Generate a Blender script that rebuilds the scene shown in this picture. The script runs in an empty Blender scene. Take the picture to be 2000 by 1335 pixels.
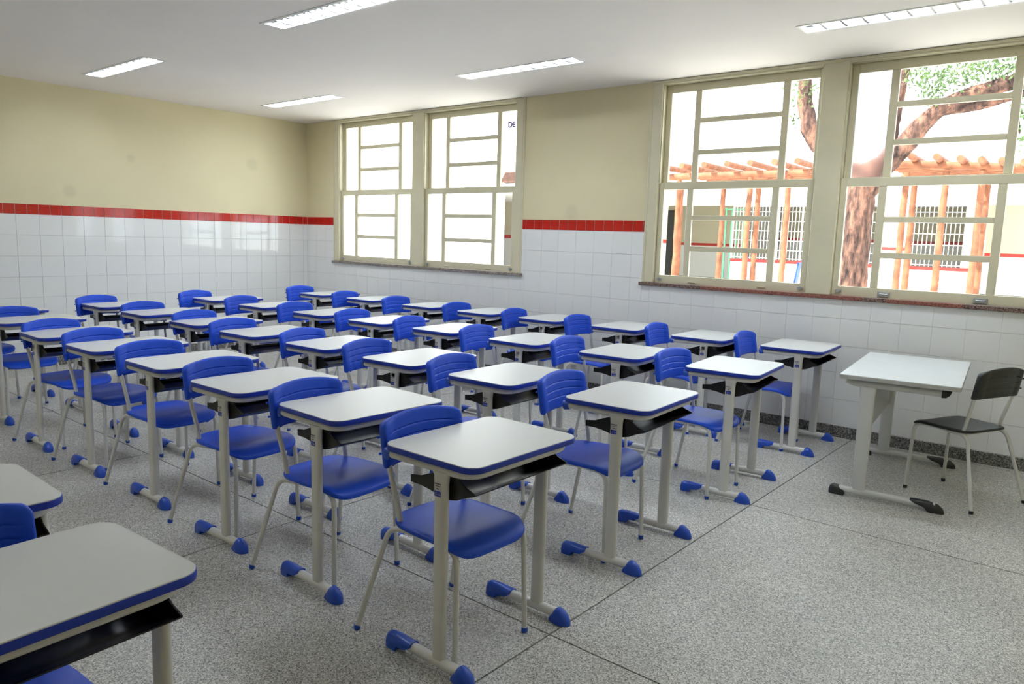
import bpy, bmesh, math, random
from mathutils import Vector, Matrix
random.seed(7)
PI = math.pi
scene = bpy.context.scene
COL = scene.collection

# ------------------------------------------------------------------ camera
F_PX = 1459.118
CAM = (8.728393, -6.119165, 1.498321)
RIGHT = (0.7678165, 0.6399776, 0.0297730)
UP = (-0.1121914, 0.0885579, 0.9897326)
FWD = (-0.6307700, 0.7632733, -0.1397962)
cam_data = bpy.data.cameras.new('camera')
cam_data.sensor_width = 36.0
cam_data.lens = F_PX / 2000.0 * 36.0
cam_data.clip_start = 0.05
cam_data.clip_end = 300
cam = bpy.data.objects.new('camera', cam_data)
COL.objects.link(cam)
cam.matrix_world = Matrix(((RIGHT[0], UP[0], -FWD[0], CAM[0]), (RIGHT[1], UP[1], -FWD[1], CAM[1]),
                           (RIGHT[2], UP[2], -FWD[2], CAM[2]), (0, 0, 0, 1)))
scene.camera = cam

# ------------------------------------------------------------------ sky, sun, exposure
SKY_STRENGTH = 2.8
SUN_STRENGTH = 10.0
TUBE_STRENGTH = 55.0
EXPOSURE = 1.0
world = bpy.data.worlds.new('sky')
scene.world = world
world.use_nodes = True
bg = world.node_tree.nodes['Background']
bg.inputs['Color'].default_value = (0.86, 0.94, 1.0, 1)
bg.inputs['Strength'].default_value = SKY_STRENGTH
sun_data = bpy.data.lights.new('sun', 'SUN')
sun_data.energy = SUN_STRENGTH
sun_data.angle = math.radians(0.6)
sun_data.color = (1.0, 0.95, 0.86)
sun = bpy.data.objects.new('sun', sun_data)
COL.objects.link(sun)
sun.location = (-8, -12, 18)
sun.rotation_euler = Vector((0.45, 0.55, -0.95)).to_track_quat('-Z', 'Y').to_euler()

vs = scene.view_settings
vs.view_transform = 'Standard'
vs.look = 'None'
vs.exposure = EXPOSURE
vs.gamma = 1.0
vs.use_curve_mapping = False
scene.cycles.use_denoising = True
scene.cycles.max_bounces = 10
scene.cycles.diffuse_bounces = 6
scene.cycles.glossy_bounces = 4
scene.cycles.transparent_max_bounces = 12
scene.cycles.caustics_reflective = False
scene.cycles.caustics_refractive = False
scene.cycles.sample_clamp_indirect = 6.0

# ------------------------------------------------------------------ helpers
class MB:
    def __init__(self):
        self.v, self.f = [], []
    def add(self, verts, faces):
        o = len(self.v)
        self.v += [tuple(p) for p in verts]
        self.f += [tuple(i + o for i in fc) for fc in faces]
        return self
    def box(self, x0, x1, y0, y1, z0, z1):
        v = [(x0, y0, z0), (x1, y0, z0), (x1, y1, z0), (x0, y1, z0), (x0, y0, z1), (x1, y0, z1), (x1, y1, z1), (x0, y1, z1)]
        return self.add(v, [(0, 3, 2, 1), (4, 5, 6, 7), (0, 1, 5, 4), (1, 2, 6, 5), (2, 3, 7, 6), (3, 0, 4, 7)])
    def prism(self, outline, z0, z1):
        n = len(outline)
        v = [(x, y, z0) for x, y in outline] + [(x, y, z1) for x, y in outline]
        f = [tuple(range(n - 1, -1, -1)), tuple(range(n, 2 * n))]
        f += [(i, (i + 1) % n, n + (i + 1) % n, n + i) for i in range(n)]
        return self.add(v, f)
    def loft(self, rings, caps=True, closed=True):
        n = len(rings[0])
        v = [p for r in rings for p in r]
        f = []
        for k in range(len(rings) - 1):
            for i in range(n if closed else n - 1):
                j = (i + 1) % n
                f.append((k * n + i, k * n + j, (k + 1) * n + j, (k + 1) * n + i))
        if caps:
            f.append(tuple(range(n - 1, -1, -1)))
            f.append(tuple((len(rings) - 1) * n + i for i in range(n)))
        return self.add(v, f)
    def tube(self, path, r, n=10, caps=True):
        P = [Vector(p) for p in path]
        m = len(P)
        rad = r if isinstance(r, (list, tuple)) else [r] * m
        T = []
        for i in range(m):
            a, b = P[max(i - 1, 0)], P[min(i + 1, m - 1)]
            T.append((b - a).normalized())
        ref = Vector((0, 0, 1)) if abs(T[0].z) < 0.9 else Vector((1, 0, 0))
        N = T[0].cross(ref).normalized()
        rings = []
        for i in range(m):
            N = (N - T[i] * N.dot(T[i])).normalized()
            B = T[i].cross(N)
            rings.append([P[i] + (N * math.cos(2 * PI * k / n) + B * math.sin(2 * PI * k / n)) * rad[i] for k in range(n)])
        return self.loft(rings, caps)
    def mesh(self, name, smooth=None, bevel=0.0, segs=1):
        me = bpy.data.meshes.new(name)
        me.from_pydata(self.v, [], self.f)
        bm = bmesh.new()
        bm.from_mesh(me)
        bmesh.ops.recalc_face_normals(bm, faces=bm.faces)
        if bevel:
            bmesh.ops.bevel(bm, geom=[e for e in bm.edges if len(e.link_faces) == 2 and e.calc_face_angle() > 0.6], offset=bevel,
                            segments=segs, affect='EDGES', profile=0.5)
        bm.to_mesh(me)
        bm.free()
        if smooth is not None:
            me.polygons.foreach_set('use_smooth', [True] * len(me.polygons))
            me.set_sharp_from_angle(angle=math.radians(smooth))
        me.update()
        return me
    def build(self, name, mat, parent=None, smooth=None, bevel=0.0, segs=1, loc=None):
        return obj(name, self.mesh(name, smooth, bevel, segs), mat, parent, loc)

def obj(name, me, mat=None, parent=None, loc=None):
    if mat is not None and not me.materials:
        me.materials.append(mat)
    o = bpy.data.objects.new(name, me)
    COL.objects.link(o)
    o.parent = parent
    if loc is not None:
        o.location = loc
    return o

def empty(name, loc=(0, 0, 0), rz=0.0):
    o = bpy.data.objects.new(name, None)
    COL.objects.link(o)
    o.empty_display_size = 0.1
    o.location = loc
    o.rotation_euler = (0, 0, rz)
    return o

def tag(o, label=None, cat=None, group=None, kind=None):
    if label: o['label'] = label
    if cat: o['category'] = cat
    if group: o['group'] = group
    if kind: o['kind'] = kind
    return o

def children_of(root):
    return [c for c in bpy.data.objects if c.parent == root]

def dup(tree, loc, rz):
    """tree = (root, [(part, [sub-parts])]) -> a copy with its parts and sub-parts"""
    root, parts = tree
    r = root.copy(); COL.objects.link(r)
    r.location = loc; r.rotation_euler = (0, 0, rz)
    for p, subs in parts:
        q = p.copy(); COL.objects.link(q); q.parent = r
        for s in subs:
            t = s.copy(); COL.objects.link(t); t.parent = q
    return r

def tree_of(root):
    return (root, [(p, list(p.children)) for p in root.children])

def fillet(pts, rad, seg=6):
    P = [Vector(p) for p in pts]
    out = [P[0]]
    for i in range(1, len(P) - 1):
        a, b, c = P[i - 1], P[i], P[i + 1]
        r = rad[i - 1] if isinstance(rad, (list, tuple)) else rad
        u, w = (a - b).normalized(), (c - b).normalized()
        ang = u.angle(w)
        if r <= 0 or ang > PI - 0.02:
            out.append(b); continue
        d = min(r / math.tan(ang / 2), (a - b).length * 0.49, (c - b).length * 0.49)
        p0, p1 = b + u * d, b + w * d
        for k in range(seg + 1):
            t = k / seg
            out.append(p0 * (1 - t) ** 2 + b * 2 * t * (1 - t) + p1 * t * t)
    out.append(P[-1])
    return out

def rrect(hx, hy, r, n=6, cx=0, cy=0):
    pts = []
    for sx, sy, a0 in ((1, 1, 0), (-1, 1, 90), (-1, -1, 180), (1, -1, 270)):
        for k in range(n + 1):
            a = math.radians(a0 + 90 * k / n)
            pts.append((cx + sx * (hx - r) + r * math.cos(a), cy + sy * (hy - r) + r * math.sin(a)))
    return pts

# ------------------------------------------------------------------ materials
def mat(name, col, rough=0.5, spec=0.5, metal=0.0, var=0.0, vscale=6.0, bump=0.0, bscale=200.0, coat=0.0):
    m = bpy.data.materials.new(name)
    m.use_nodes = True
    nt = m.node_tree
    b = nt.nodes['Principled BSDF']
    b.inputs['Base Color'].default_value = (*col, 1)
    b.inputs['Roughness'].default_value = rough
    b.inputs['Specular IOR Level'].default_value = spec
    b.inputs['Metallic'].default_value = metal
    b.inputs['Coat Weight'].default_value = coat
    tc = nt.nodes.new('ShaderNodeTexCoord')
    if var:
        nz = nt.nodes.new('ShaderNodeTexNoise')
        nz.inputs['Scale'].default_value = vscale
        nz.inputs['Detail'].default_value = 5
        nt.links.new(tc.outputs['Object'], nz.inputs['Vector'])
        rp = nt.nodes.new('ShaderNodeMapRange')
        rp.inputs['From Min'].default_value = 0.3
        rp.inputs['From Max'].default_value = 0.7
        rp.inputs['To Min'].default_value = 1 - var
        rp.inputs['To Max'].default_value = 1 + var
        nt.links.new(nz.outputs['Fac'], rp.inputs['Value'])
        mx = nt.nodes.new('ShaderNodeMix'); mx.data_type = 'RGBA'; mx.blend_type = 'MULTIPLY'
        mx.inputs[0].default_value = 1
        mx.inputs[6].default_value = (*col, 1)
        nt.links.new(rp.outputs[0], mx.inputs[7])
        nt.links.new(mx.outputs[2], b.inputs['Base Color'])
    if bump:
        nb = nt.nodes.new('ShaderNodeTexNoise')
        nb.inputs['Scale'].default_value = bscale
        nt.links.new(tc.outputs['Object'], nb.inputs['Vector'])
        bp = nt.nodes.new('ShaderNodeBump')
        bp.inputs['Strength'].default_value = bump
        bp.inputs['Distance'].default_value = 0.002
        nt.links.new(nb.outputs['Fac'], bp.inputs['Height'])
        nt.links.new(bp.outputs['Normal'], b.inputs['Normal'])
    return m

def terrazzo(name, base, light, dark, scale, rough, spec=0.4, world=True):
    m = bpy.data.materials.new(name); m.use_nodes = True
    nt = m.node_tree; b = nt.nodes['Principled BSDF']
    geo = nt.nodes.new('ShaderNodeNewGeometry')
    def chips(sc, lo, hi):
        v = nt.nodes.new('ShaderNodeTexVoronoi'); v.inputs['Scale'].default_value = sc
        nt.links.new(geo.outputs['Position'], v.inputs['Vector'])
        s = nt.nodes.new('ShaderNodeSeparateColor'); nt.links.new(v.outputs['Color'], s.inputs[0])
        r = nt.nodes.new('ShaderNodeMapRange'); r.inputs['From Min'].default_value = lo; r.inputs['From Max'].default_value = hi
        nt.links.new(s.outputs[0], r.inputs['Value'])
        return r.outputs[0]
    def mixc(fac, a, c):
        mx = nt.nodes.new('ShaderNodeMix'); mx.data_type = 'RGBA'
        nt.links.new(fac, mx.inputs[0])
        for sock, val in ((mx.inputs[6], a), (mx.inputs[7], c)):
            if isinstance(val, tuple): sock.default_value = (*val, 1)
            else: nt.links.new(val, sock)
        return mx.outputs[2]
    c = mixc(chips(scale, 0.55, 0.72), base, light)
    c = mixc(chips(scale * 1.35, 0.70, 0.80), c, dark)
    nz = nt.nodes.new('ShaderNodeTexNoise'); nz.inputs['Scale'].default_value = 1.3; nz.inputs['Detail'].default_value = 6
    nt.links.new(geo.outputs['Position'], nz.inputs['Vector'])
    rp = nt.nodes.new('ShaderNodeMapRange'); rp.inputs['From Min'].default_value = 0.35; rp.inputs['From Max'].default_value = 0.7
    rp.inputs['To Min'].default_value = 0.9; rp.inputs['To Max'].default_value = 1.06
    nt.links.new(nz.outputs['Fac'], rp.inputs['Value'])
    mu = nt.nodes.new('ShaderNodeMix'); mu.data_type = 'RGBA'; mu.blend_type = 'MULTIPLY'; mu.inputs[0].default_value = 1
    nt.links.new(c, mu.inputs[6]); nt.links.new(rp.outputs[0], mu.inputs[7])
    nt.links.new(mu.outputs[2], b.inputs['Base Color'])
    b.inputs['Roughness'].default_value = rough
    b.inputs['Specular IOR Level'].default_value = spec
    return m

def paint_with_spots(name, col, spots, axis):
    """painted plaster; a few repaired round patches of slightly darker paint"""
    m = mat(name, col, 0.6, 0.25, var=0.03, vscale=1.2, bump=0.06, bscale=60)
    nt = m.node_tree; b = nt.nodes['Principled BSDF']
    src = b.inputs['Base Color'].links[0].from_socket
    geo = nt.nodes.new('ShaderNodeNewGeometry')
    for (p, r) in spots:
        d = nt.nodes.new('ShaderNodeVectorMath'); d.operation = 'DISTANCE'
        nt.links.new(geo.outputs['Position'], d.inputs[0]); d.inputs[1].default_value = p
        rg = nt.nodes.new('ShaderNodeMapRange'); rg.inputs['From Min'].default_value = r; rg.inputs['From Max'].default_value = r * 0.45
        nt.links.new(d.outputs['Value'], rg.inputs['Value'])
        mx = nt.nodes.new('ShaderNodeMix'); mx.data_type = 'RGBA'
        ml = nt.nodes.new('ShaderNodeMath'); ml.operation = 'MULTIPLY'; ml.inputs[1].default_value = 0.6
        nt.links.new(rg.outputs[0], ml.inputs[0]); nt.links.new(ml.outputs[0], mx.inputs[0])
        nt.links.new(src, mx.inputs[6]); mx.inputs[7].default_value = (col[0] * 0.84, col[1] * 0.86, col[2] * 0.88, 1)
        src = mx.outputs[2]
    nt.links.new(src, b.inputs['Base Color'])
    return m

def glass_mat(name, rough=0.0):
    m = bpy.data.materials.new(name); m.use_nodes = True
    nt = m.node_tree; nt.nodes.clear()
    out = nt.nodes.new('ShaderNodeOutputMaterial')
    gl = nt.nodes.new('ShaderNodeBsdfGlossy'); gl.inputs['Roughness'].default_value = 0.02
    lw = nt.nodes.new('ShaderNodeLayerWeight'); lw.inputs['Blend'].default_value = 0.5
    pw = nt.nodes.new('ShaderNodeMath'); pw.operation = 'POWER'; pw.inputs[1].default_value = 5.0
    nt.links.new(lw.outputs['Facing'], pw.inputs[0])
    fr = nt.nodes.new('ShaderNodeMath'); fr.operation = 'MULTIPLY_ADD'; fr.inputs[1].default_value = 0.92; fr.inputs[2].default_value = 0.035
    nt.links.new(pw.outputs[0], fr.inputs[0])
    mx = nt.nodes.new('ShaderNodeMixShader')
    if rough:
        tr = nt.nodes.new('ShaderNodeBsdfRefraction'); tr.inputs['IOR'].default_value = 1.12; tr.inputs['Roughness'].default_value = rough
        tr.inputs['Color'].default_value = (0.9, 0.93, 0.97, 1)
    else:
        tr = nt.nodes.new('ShaderNodeBsdfTransparent'); tr.inputs['Color'].default_value = (0.96, 0.975, 0.97, 1)
    nt.links.new(fr.outputs[0], mx.inputs[0]); nt.links.new(tr.outputs[0], mx.inputs[1]); nt.links.new(gl.outputs[0], mx.inputs[2])
    nt.links.new(mx.outputs[0], out.inputs[0])
    return m

def emit_mat(name, col, s):
    m = bpy.data.materials.new(name); m.use_nodes = True
    nt = m.node_tree; b = nt.nodes['Principled BSDF']
    b.inputs['Base Color'].default_value = (0.8, 0.8, 0.8, 1)
    b.inputs['Emission Color'].default_value = (*col, 1)
    b.inputs['Emission Strength'].default_value = s
    return m

CREAM = (0.70, 0.635, 0.43)
M = dict(
    cream_left=paint_with_spots('cream_paint_far', CREAM, [((0, -0.82, 2.30), 0.10), ((0, -2.95, 1.83), 0.085), ((0, -2.31, 2.23), 0.06)], 0),
    cream_right=paint_with_spots('cream_paint_window', CREAM, [((4.38, 0, 1.75), 0.10)], 1),
    cream=mat('cream_paint', CREAM, 0.6, 0.25, var=0.03, vscale=1.2),
    grout=mat('grout', (0.62, 0.61, 0.58), 0.85, 0.1, var=0.08, vscale=9),
    tile=mat('white_glazed_tile', (0.81, 0.82, 0.828), 0.05, 0.5, var=0.012, vscale=1.5),
    red_tile=mat('red_glazed_tile', (0.50, 0.022, 0.016), 0.09, 0.5, var=0.10, vscale=5),
    ceiling=mat('ceiling_paint', (0.87, 0.835, 0.82), 0.75, 0.2, var=0.025, vscale=0.8, bump=0.05, bscale=25),
    frame=mat('cream_window_enamel', (0.66, 0.62, 0.46), 0.35, 0.4, var=0.03, vscale=4),
    glass=glass_mat('window_glass'),
    frosted=glass_mat('smeared_glass', 0.22),
    floor=terrazzo('terrazzo', (0.47, 0.462, 0.442), (0.71, 0.70, 0.668), (0.18, 0.176, 0.168), 195, 0.40, 0.3),
    joint=mat('floor_joint', (0.13, 0.125, 0.12), 0.8, 0.1),
    skirting=terrazzo('terrazzo_skirting', (0.15, 0.147, 0.14), (0.34, 0.33, 0.31), (0.035, 0.035, 0.035), 130, 0.3),
    granite=terrazzo('sill_granite', (0.16, 0.09, 0.08), (0.32, 0.24, 0.21), (0.035, 0.022, 0.022), 160, 0.35),
    granite_grey=terrazzo('sill_granite_grey', (0.22, 0.185, 0.17), (0.45, 0.41, 0.38), (0.06, 0.05, 0.05), 160, 0.35),
    granite_red=terrazzo('sill_granite_red', (0.27, 0.095, 0.07), (0.34, 0.16, 0.13), (0.10, 0.035, 0.03), 160, 0.3),
    laminate=mat('desk_laminate', (0.58, 0.59, 0.595), 0.38, 0.45, var=0.008, vscale=3),
    blue=mat('blue_plastic', (0.016, 0.080, 0.64), 0.40, 0.26, var=0.04, vscale=3, bump=0.03, bscale=350),
    blue_edge=mat('blue_edge_band', (0.013, 0.042, 0.42), 0.40, 0.40),
    blue_cap=mat('blue_foot_cap', (0.014, 0.075, 0.52), 0.36, 0.5),
    steel=mat('grey_painted_steel', (0.66, 0.66, 0.65), 0.34, 0.5, var=0.02, vscale=3),
    steel_light=mat('light_grey_painted_steel', (0.60, 0.61, 0.61), 0.36, 0.5, var=0.02, vscale=3),
    black=mat('black_plastic', (0.010, 0.0095, 0.009), 0.34, 0.35, var=0.25, vscale=8, bump=0.10, bscale=14),
    charcoal=mat('charcoal_plastic', (0.022, 0.025, 0.027), 0.42, 0.5, var=0.08, vscale=3),
    teacher_top=mat('teacher_laminate', (0.60, 0.63, 0.65), 0.28, 0.45, var=0.03, vscale=5),
    teacher_edge=mat('grey_edge_band', (0.45, 0.455, 0.45), 0.45, 0.4),
    sticker=mat('sticker_film', (0.55, 0.54, 0.53), 0.4, 0.4),
    sticker_blue=mat('sticker_blue', (0.010, 0.030, 0.35), 0.4, 0.4),
    sticker_dark=mat('sticker_print', (0.03, 0.03, 0.09), 0.5, 0.3),
    sticker_pale=mat('sticker_pale_print', (0.30, 0.33, 0.62), 0.5, 0.3),
    lamp_white=mat('lamp_white_enamel', (0.80, 0.81, 0.82), 0.4, 0.4),
    mirror=mat('lamp_reflector', (0.88, 0.90, 0.92), 0.16, 0.5, metal=1.0),
    louvre=mat('lamp_louvre', (0.12, 0.13, 0.14), 0.35, 0.4),
    tube=emit_mat('fluorescent_tube', (0.86, 0.94, 1.0), TUBE_STRENGTH),
    metal=mat('zinc_hardware', (0.50, 0.52, 0.54), 0.35, 0.5, metal=0.8),
    bark=None,
    log=mat('peeled_log', (0.22, 0.085, 0.045), 0.7, 0.25, var=0.35, vscale=5, bump=0.3, bscale=20),
    render_white=mat('white_render', (0.80, 0.80, 0.78), 0.8, 0.15, var=0.03, vscale=1),
    render_cream=mat('courtyard_cream', (0.60, 0.545, 0.41), 0.8, 0.15, var=0.03, vscale=1),
    dado=mat('courtyard_dado', (0.74, 0.74, 0.72), 0.4, 0.3, var=0.02, vscale=1),
    red_band=mat('courtyard_red_band', (0.50, 0.035, 0.03), 0.35, 0.4, var=0.08, vscale=3),
    white_metal=mat('white_grille_paint', (0.82, 0.82, 0.80), 0.5, 0.3),
    mint=mat('mint_green_paint', (0.25, 0.68, 0.42), 0.5, 0.3),
    doorway_shade=mat('doorway_shade_paint', (0.05, 0.055, 0.06), 0.6, 0.3),
    roof_tile=mat('clay_roof_tile', (0.085, 0.045, 0.035), 0.8, 0.2, var=0.3, vscale=10),
    paving=mat('courtyard_paving', (0.70, 0.67, 0.62), 0.9, 0.1, var=0.1, vscale=2),
    sign_print=mat('faded_sign_print', (0.012, 0.006, 0.02), 0.8, 0.1),
    leaf=mat('leaf_green', (0.085, 0.145, 0.045), 0.55, 0.3, var=0.35, vscale=4),
    roof=mat('roof_slab', (0.45, 0.43, 0.40), 0.9, 0.1),
)
def bark_mat():
    m = mat('tree_bark', (0.34, 0.20, 0.14), 0.9, 0.1, var=0.0)
    nt = m.node_tree; b = nt.nodes['Principled BSDF']
    tc = nt.nodes.new('ShaderNodeTexCoord')
    n1 = nt.nodes.new('ShaderNodeTexNoise'); n1.inputs['Scale'].default_value = 7.5; n1.inputs['Detail'].default_value = 8; n1.inputs['Roughness'].default_value = 0.7
    mp = nt.nodes.new('ShaderNodeMapping'); mp.inputs['Scale'].default_value = (1.0, 1.0, 0.30)
    nt.links.new(tc.outputs['Object'], mp.inputs['Vector']); nt.links.new(mp.outputs[0], n1.inputs['Vector'])
    cr = nt.nodes.new('ShaderNodeValToRGB')
    cr.color_ramp.elements[0].position = 0.36; cr.color_ramp.elements[0].color = (0.018, 0.014, 0.014, 1)
    cr.color_ramp.elements[1].position = 0.60; cr.color_ramp.elements[1].color = (0.24, 0.12, 0.085, 1)
    e = cr.color_ramp.elements.new(0.5); e.color = (0.11, 0.062, 0.05, 1)
    nt.links.new(n1.outputs['Fac'], cr.inputs[0]); nt.links.new(cr.outputs[0], b.inputs['Base Color'])
    bp = nt.nodes.new('ShaderNodeBump'); bp.inputs['Strength'].default_value = 0.8; bp.inputs['Distance'].default_value = 0.05
    nt.links.new(n1.outputs['Fac'], bp.inputs['Height']); nt.links.new(bp.outputs[0], b.inputs['Normal'])
    return m
M['bark'] = bark_mat()

# ------------------------------------------------------------------ room shell
XL, YB = 9.25, -6.75          # front wall (x) and corridor wall (y) behind the camera
H = 2.904                     # ceiling
Z_RED = 1.678                 # top of the red border
RED_H = 0.1027
TP = 0.2121                   # tile pitch
Z_SILL = 1.105
SKIRT = 0.090
G1, G2 = 0.590, 5.215         # left edges of the two window groups
CAS, OPN, POST = 0.115, 1.38, 0.19
GW = 2 * CAS + 2 * OPN + POST

# floor: terrazzo panels cast between thin joints
fl = tag(MB().box(-0.15, XL + 0.15, YB - 0.15, 0.15, -0.15, -0.004).build('floor', M['joint']),
         'grey speckled terrazzo floor of the classroom with thin joint lines', 'floor', kind='structure')
xs = [0.0, 0.47, 2.15, 3.83, 5.513, 7.165, 8.85, XL]
ys = [YB, -5.89, -3.95, -2.01, -0.07, 0.0]
for i in range(len(xs) - 1):
    for j in range(len(ys) - 1):
        g = 0.0035
        MB().box(xs[i] + g, xs[i + 1] - g, ys[j] + g, ys[j + 1] - g, -0.01, 0.0).build('terrazzo_panel', M['floor'], fl)

# walls
def wall_boxes(name, boxes, m, label):
    b = MB()
    for q in boxes: b.box(*q)
    return tag(b.build(name, m), label, 'wall', kind='structure')
T = 0.16
wl = wall_boxes('wall_left', [(-T, 0.0, YB - T, T, 0, H + 0.15)], M['cream_left'],
                'far wall, cream paint above white tiles and a red tile border')
wr = wall_boxes('wall_right', [(0, XL + T, 0, T, 0, Z_SILL - 0.002), (0, G1, 0, T, Z_SILL - 0.002, H + 0.15), (G1 + GW, G2, 0, T, Z_SILL - 0.002, H + 0.15),
                               (G2 + GW, XL + T, 0, T, Z_SILL - 0.002, H + 0.15), (G1, G1 + GW, 0, T, H, H + 0.15), (G2, G2 + GW, 0, T, H, H + 0.15)],
                M['cream_right'], 'window wall, cream paint above white tiles with two window groups')
wall_boxes('wall_front', [(XL, XL + T, YB - T, 0, 0, H + 0.15)], M['cream'], 'plain cream front wall outside the picture')
wall_boxes('wall_back', [(-T, XL + T, YB - T, YB, 0, H + 0.15)], M['cream'], 'plain cream corridor wall outside the picture')

# grout bed + glazed tiles
MB().box(0.0, 0.003, YB, -0.003, SKIRT, Z_RED).build('grout_bed', M['grout'], wl)
gb = MB().box(0.003, XL, -0.003, 0, SKIRT, Z_SILL - 0.004)
for x0, x1 in ((0.003, G1), (G1 + GW, G2), (G2 + GW, XL)):
    gb.box(x0, x1, -0.003, 0, Z_SILL - 0.004, Z_RED)
gb.build('grout_bed', M['grout'], wr)

_tile_cache = {}
def tile_mesh(w, h, red):
    key = (round(w, 3), round(h, 3), red)
    if key not in _tile_cache:
        b = MB().box(-w / 2, w / 2, -0.006, 0, -h / 2, h / 2)
        me = b.mesh('tile', bevel=0.0016)
        me.materials.append(M['red_tile'] if red else M['tile'])
        _tile_cache[key] = me
    return _tile_cache[key]
def put_tile(wall, axis, a0, a1, z0, z1, red=False, g=0.0022):
    """axis 'y': tile on the far wall (x = 0) from y = -a1 to -a0; axis 'x': on the window wall (y = 0)"""
    w, h = a1 - a0 - (0.0042 if red else (0.0006 if axis == 'x' else g)), z1 - z0 - (0.003 if axis == 'x' else g)
    if w < 0.012 or h < 0.012: return
    o = bpy.data.objects.new('border_tile' if red else 'wall_tile', tile_mesh(w, h, red))
    COL.objects.link(o); o.parent = wall
    tx, tz = random.uniform(-1, 1) * 0.0028, random.uniform(-1, 1) * 0.0028
    d = random.uniform(0, 0.0006)
    if axis == 'y':
        o.location = (0.0015 + d, -(a0 + a1) / 2, (z0 + z1) / 2); o.rotation_euler = (tx, 0, PI / 2 + tz)
    else:
        o.location = ((a0 + a1) / 2, -0.0015 - d, (z0 + z1) / 2); o.rotation_euler = (tx, 0, tz)
zb = Z_RED - RED_H
rows = [(zb - TP * (k + 1), zb - TP * k) for k in range(7)]
rows[-1] = (SKIRT, rows[-1][1])
# far wall
D0 = 0.0733
ey = [0.006] + [D0 + TP * k for k in range(0, 40) if D0 + TP * k < -YB] + [-YB]
for a0, a1 in zip(ey[:-1], ey[1:]):
    for z0, z1 in rows: put_tile(wl, 'y', a0, a1, z0, z1)
er = [0.006] + [D0 + TP / 2 * k for k in range(0, 80) if D0 + TP / 2 * k < -YB] + [-YB]
for a0, a1 in zip(er[:-1], er[1:]): put_tile(wl, 'y', a0, a1, zb, Z_RED, True)
# window wall
gaps = [(G1, G1 + GW), (G2, G2 + GW)]
def clear_spans(a0, a1):
    spans = [(a0, a1)]
    for g0, g1 in gaps:
        nxt = []
        for s0, s1 in spans:
            if s1 <= g0 or s0 >= g1: nxt.append((s0, s1)); continue
            if s0 < g0: nxt.append((s0, g0))
            if s1 > g1: nxt.append((g1, s1))
        spans = nxt
    return spans
ex = [0.008] + [TP * k for k in range(1, 60) if TP * k < XL] + [XL]
for a0, a1 in zip(ex[:-1], ex[1:]):
    for z0, z1 in rows:
        if z1 <= Z_SILL: put_tile(wr, 'x', a0, a1, z0, z1)
        else:
            sp = clear_spans(a0, a1)
            if sp == [(a0, a1)]: put_tile(wr, 'x', a0, a1, z0, z1)
            else:
                for s0, s1 in sp: put_tile(wr, 'x', s0, s1, z0, z1)
                for g0, g1 in gaps:
                    s0, s1 = max(a0, g0), min(a1, g1)
                    if s1 > s0 and z0 < Z_SILL - 0.02: put_tile(wr, 'x', s0, s1, z0, Z_SILL - 0.004)
exr = [0.008] + [TP / 2 * k for k in range(1, 120) if TP / 2 * k < XL] + [XL]
for a0, a1 in zip(exr[:-1], exr[1:]):
    for s0, s1 in clear_spans(a0, a1): put_tile(wr, 'x', s0, s1, zb, Z_RED, True)

# skirting
tag(MB().box(0.0, 0.012, YB, -0.012, 0, SKIRT).build('baseboard_left', M['skirting'], bevel=0.003), 'dark terrazzo skirting along the foot of the far wall', 'baseboard', kind='structure')
tag(MB().box(0.0, XL, -0.012, 0, 0, SKIRT).build('baseboard_right', M['skirting'], bevel=0.003), 'dark terrazzo skirting along the foot of the window wall', 'baseboard', kind='structure')

# ceiling with recesses for the luminaires
LAMPS = [(1.43, -1.07), (4.51, -1.05), (7.50, -0.95), (1.46, -2.99), (4.53, -3.00), (7.58, -2.96), (4.53, -4.93)]
LW, LD = 1.27, 0.180
gx = sorted({0.0, XL} | {round(x + s * LW / 2, 4) for x, _ in LAMPS for s in (-1, 1)})
gy = sorted({YB, 0.0} | {round(y + s * LD / 2, 4) for _, y in LAMPS for s in (-1, 1)})
cb = MB()
vid = {}
def cv(x, y):
    if (x, y) not in vid:
        vid[(x, y)] = len(cb.v); cb.v.append((x, y, H))
    return vid[(x, y)]
for i in range(len(gx) - 1):
    for j in range(len(gy) - 1):
        cx, cy = (gx[i] + gx[i + 1]) / 2, (gy[j] + gy[j + 1]) / 2
        if any(abs(cx - x) < LW / 2 and abs(cy - y) < LD / 2 for x, y in LAMPS): continue
        cb.f.append((cv(gx[i], gy[j]), cv(gx[i], gy[j + 1]), cv(gx[i + 1], gy[j + 1]), cv(gx[i + 1], gy[j])))
ce = tag(cb.build('ceiling', M['ceiling']), 'smooth off-white plaster ceiling', 'ceiling', kind='structure')
MB().box(-0.2, XL + 0.2, YB - 0.2, 0.45, H + 0.15, H + 0.40).build('roof_slab', M['roof'], ce)

# ------------------------------------------------------------------ windows
def casing(n, x0, which):
    t = tag(empty('trim_%d' % n, (x0, 0, Z_SILL)), 'cream wooden casing and centre post around the %s window pair' % which, 'trim', kind='structure')
    z0, z1 = 0.012, H - Z_SILL - 0.002
    for a, b, nm in ((0, CAS, 'jamb'), (GW - CAS, GW, 'jamb'), (CAS + OPN, CAS + OPN + POST, 'centre_post')):
        MB().box(a, b, -0.014, 0.14, z0, z1).build(nm, M['frame'], t, bevel=0.004)
    for a in (CAS, CAS + OPN + POST):
        MB().box(a, a + OPN, -0.012, 0.14, z1 - 0.034, z1).build('head', M['frame'], t, bevel=0.003)
    MB().box(-0.006, GW + 0.006, -0.022, -0.012, z1 - 0.022, z1).build('cornice', M['frame'], t, bevel=0.004)
    for a in (0.018, GW - 0.026):
        MB().box(a, a + 0.008, -0.019, -0.013, z0, z1 - 0.025).build('bead', M['frame'], t, bevel=0.002)
    return t

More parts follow.
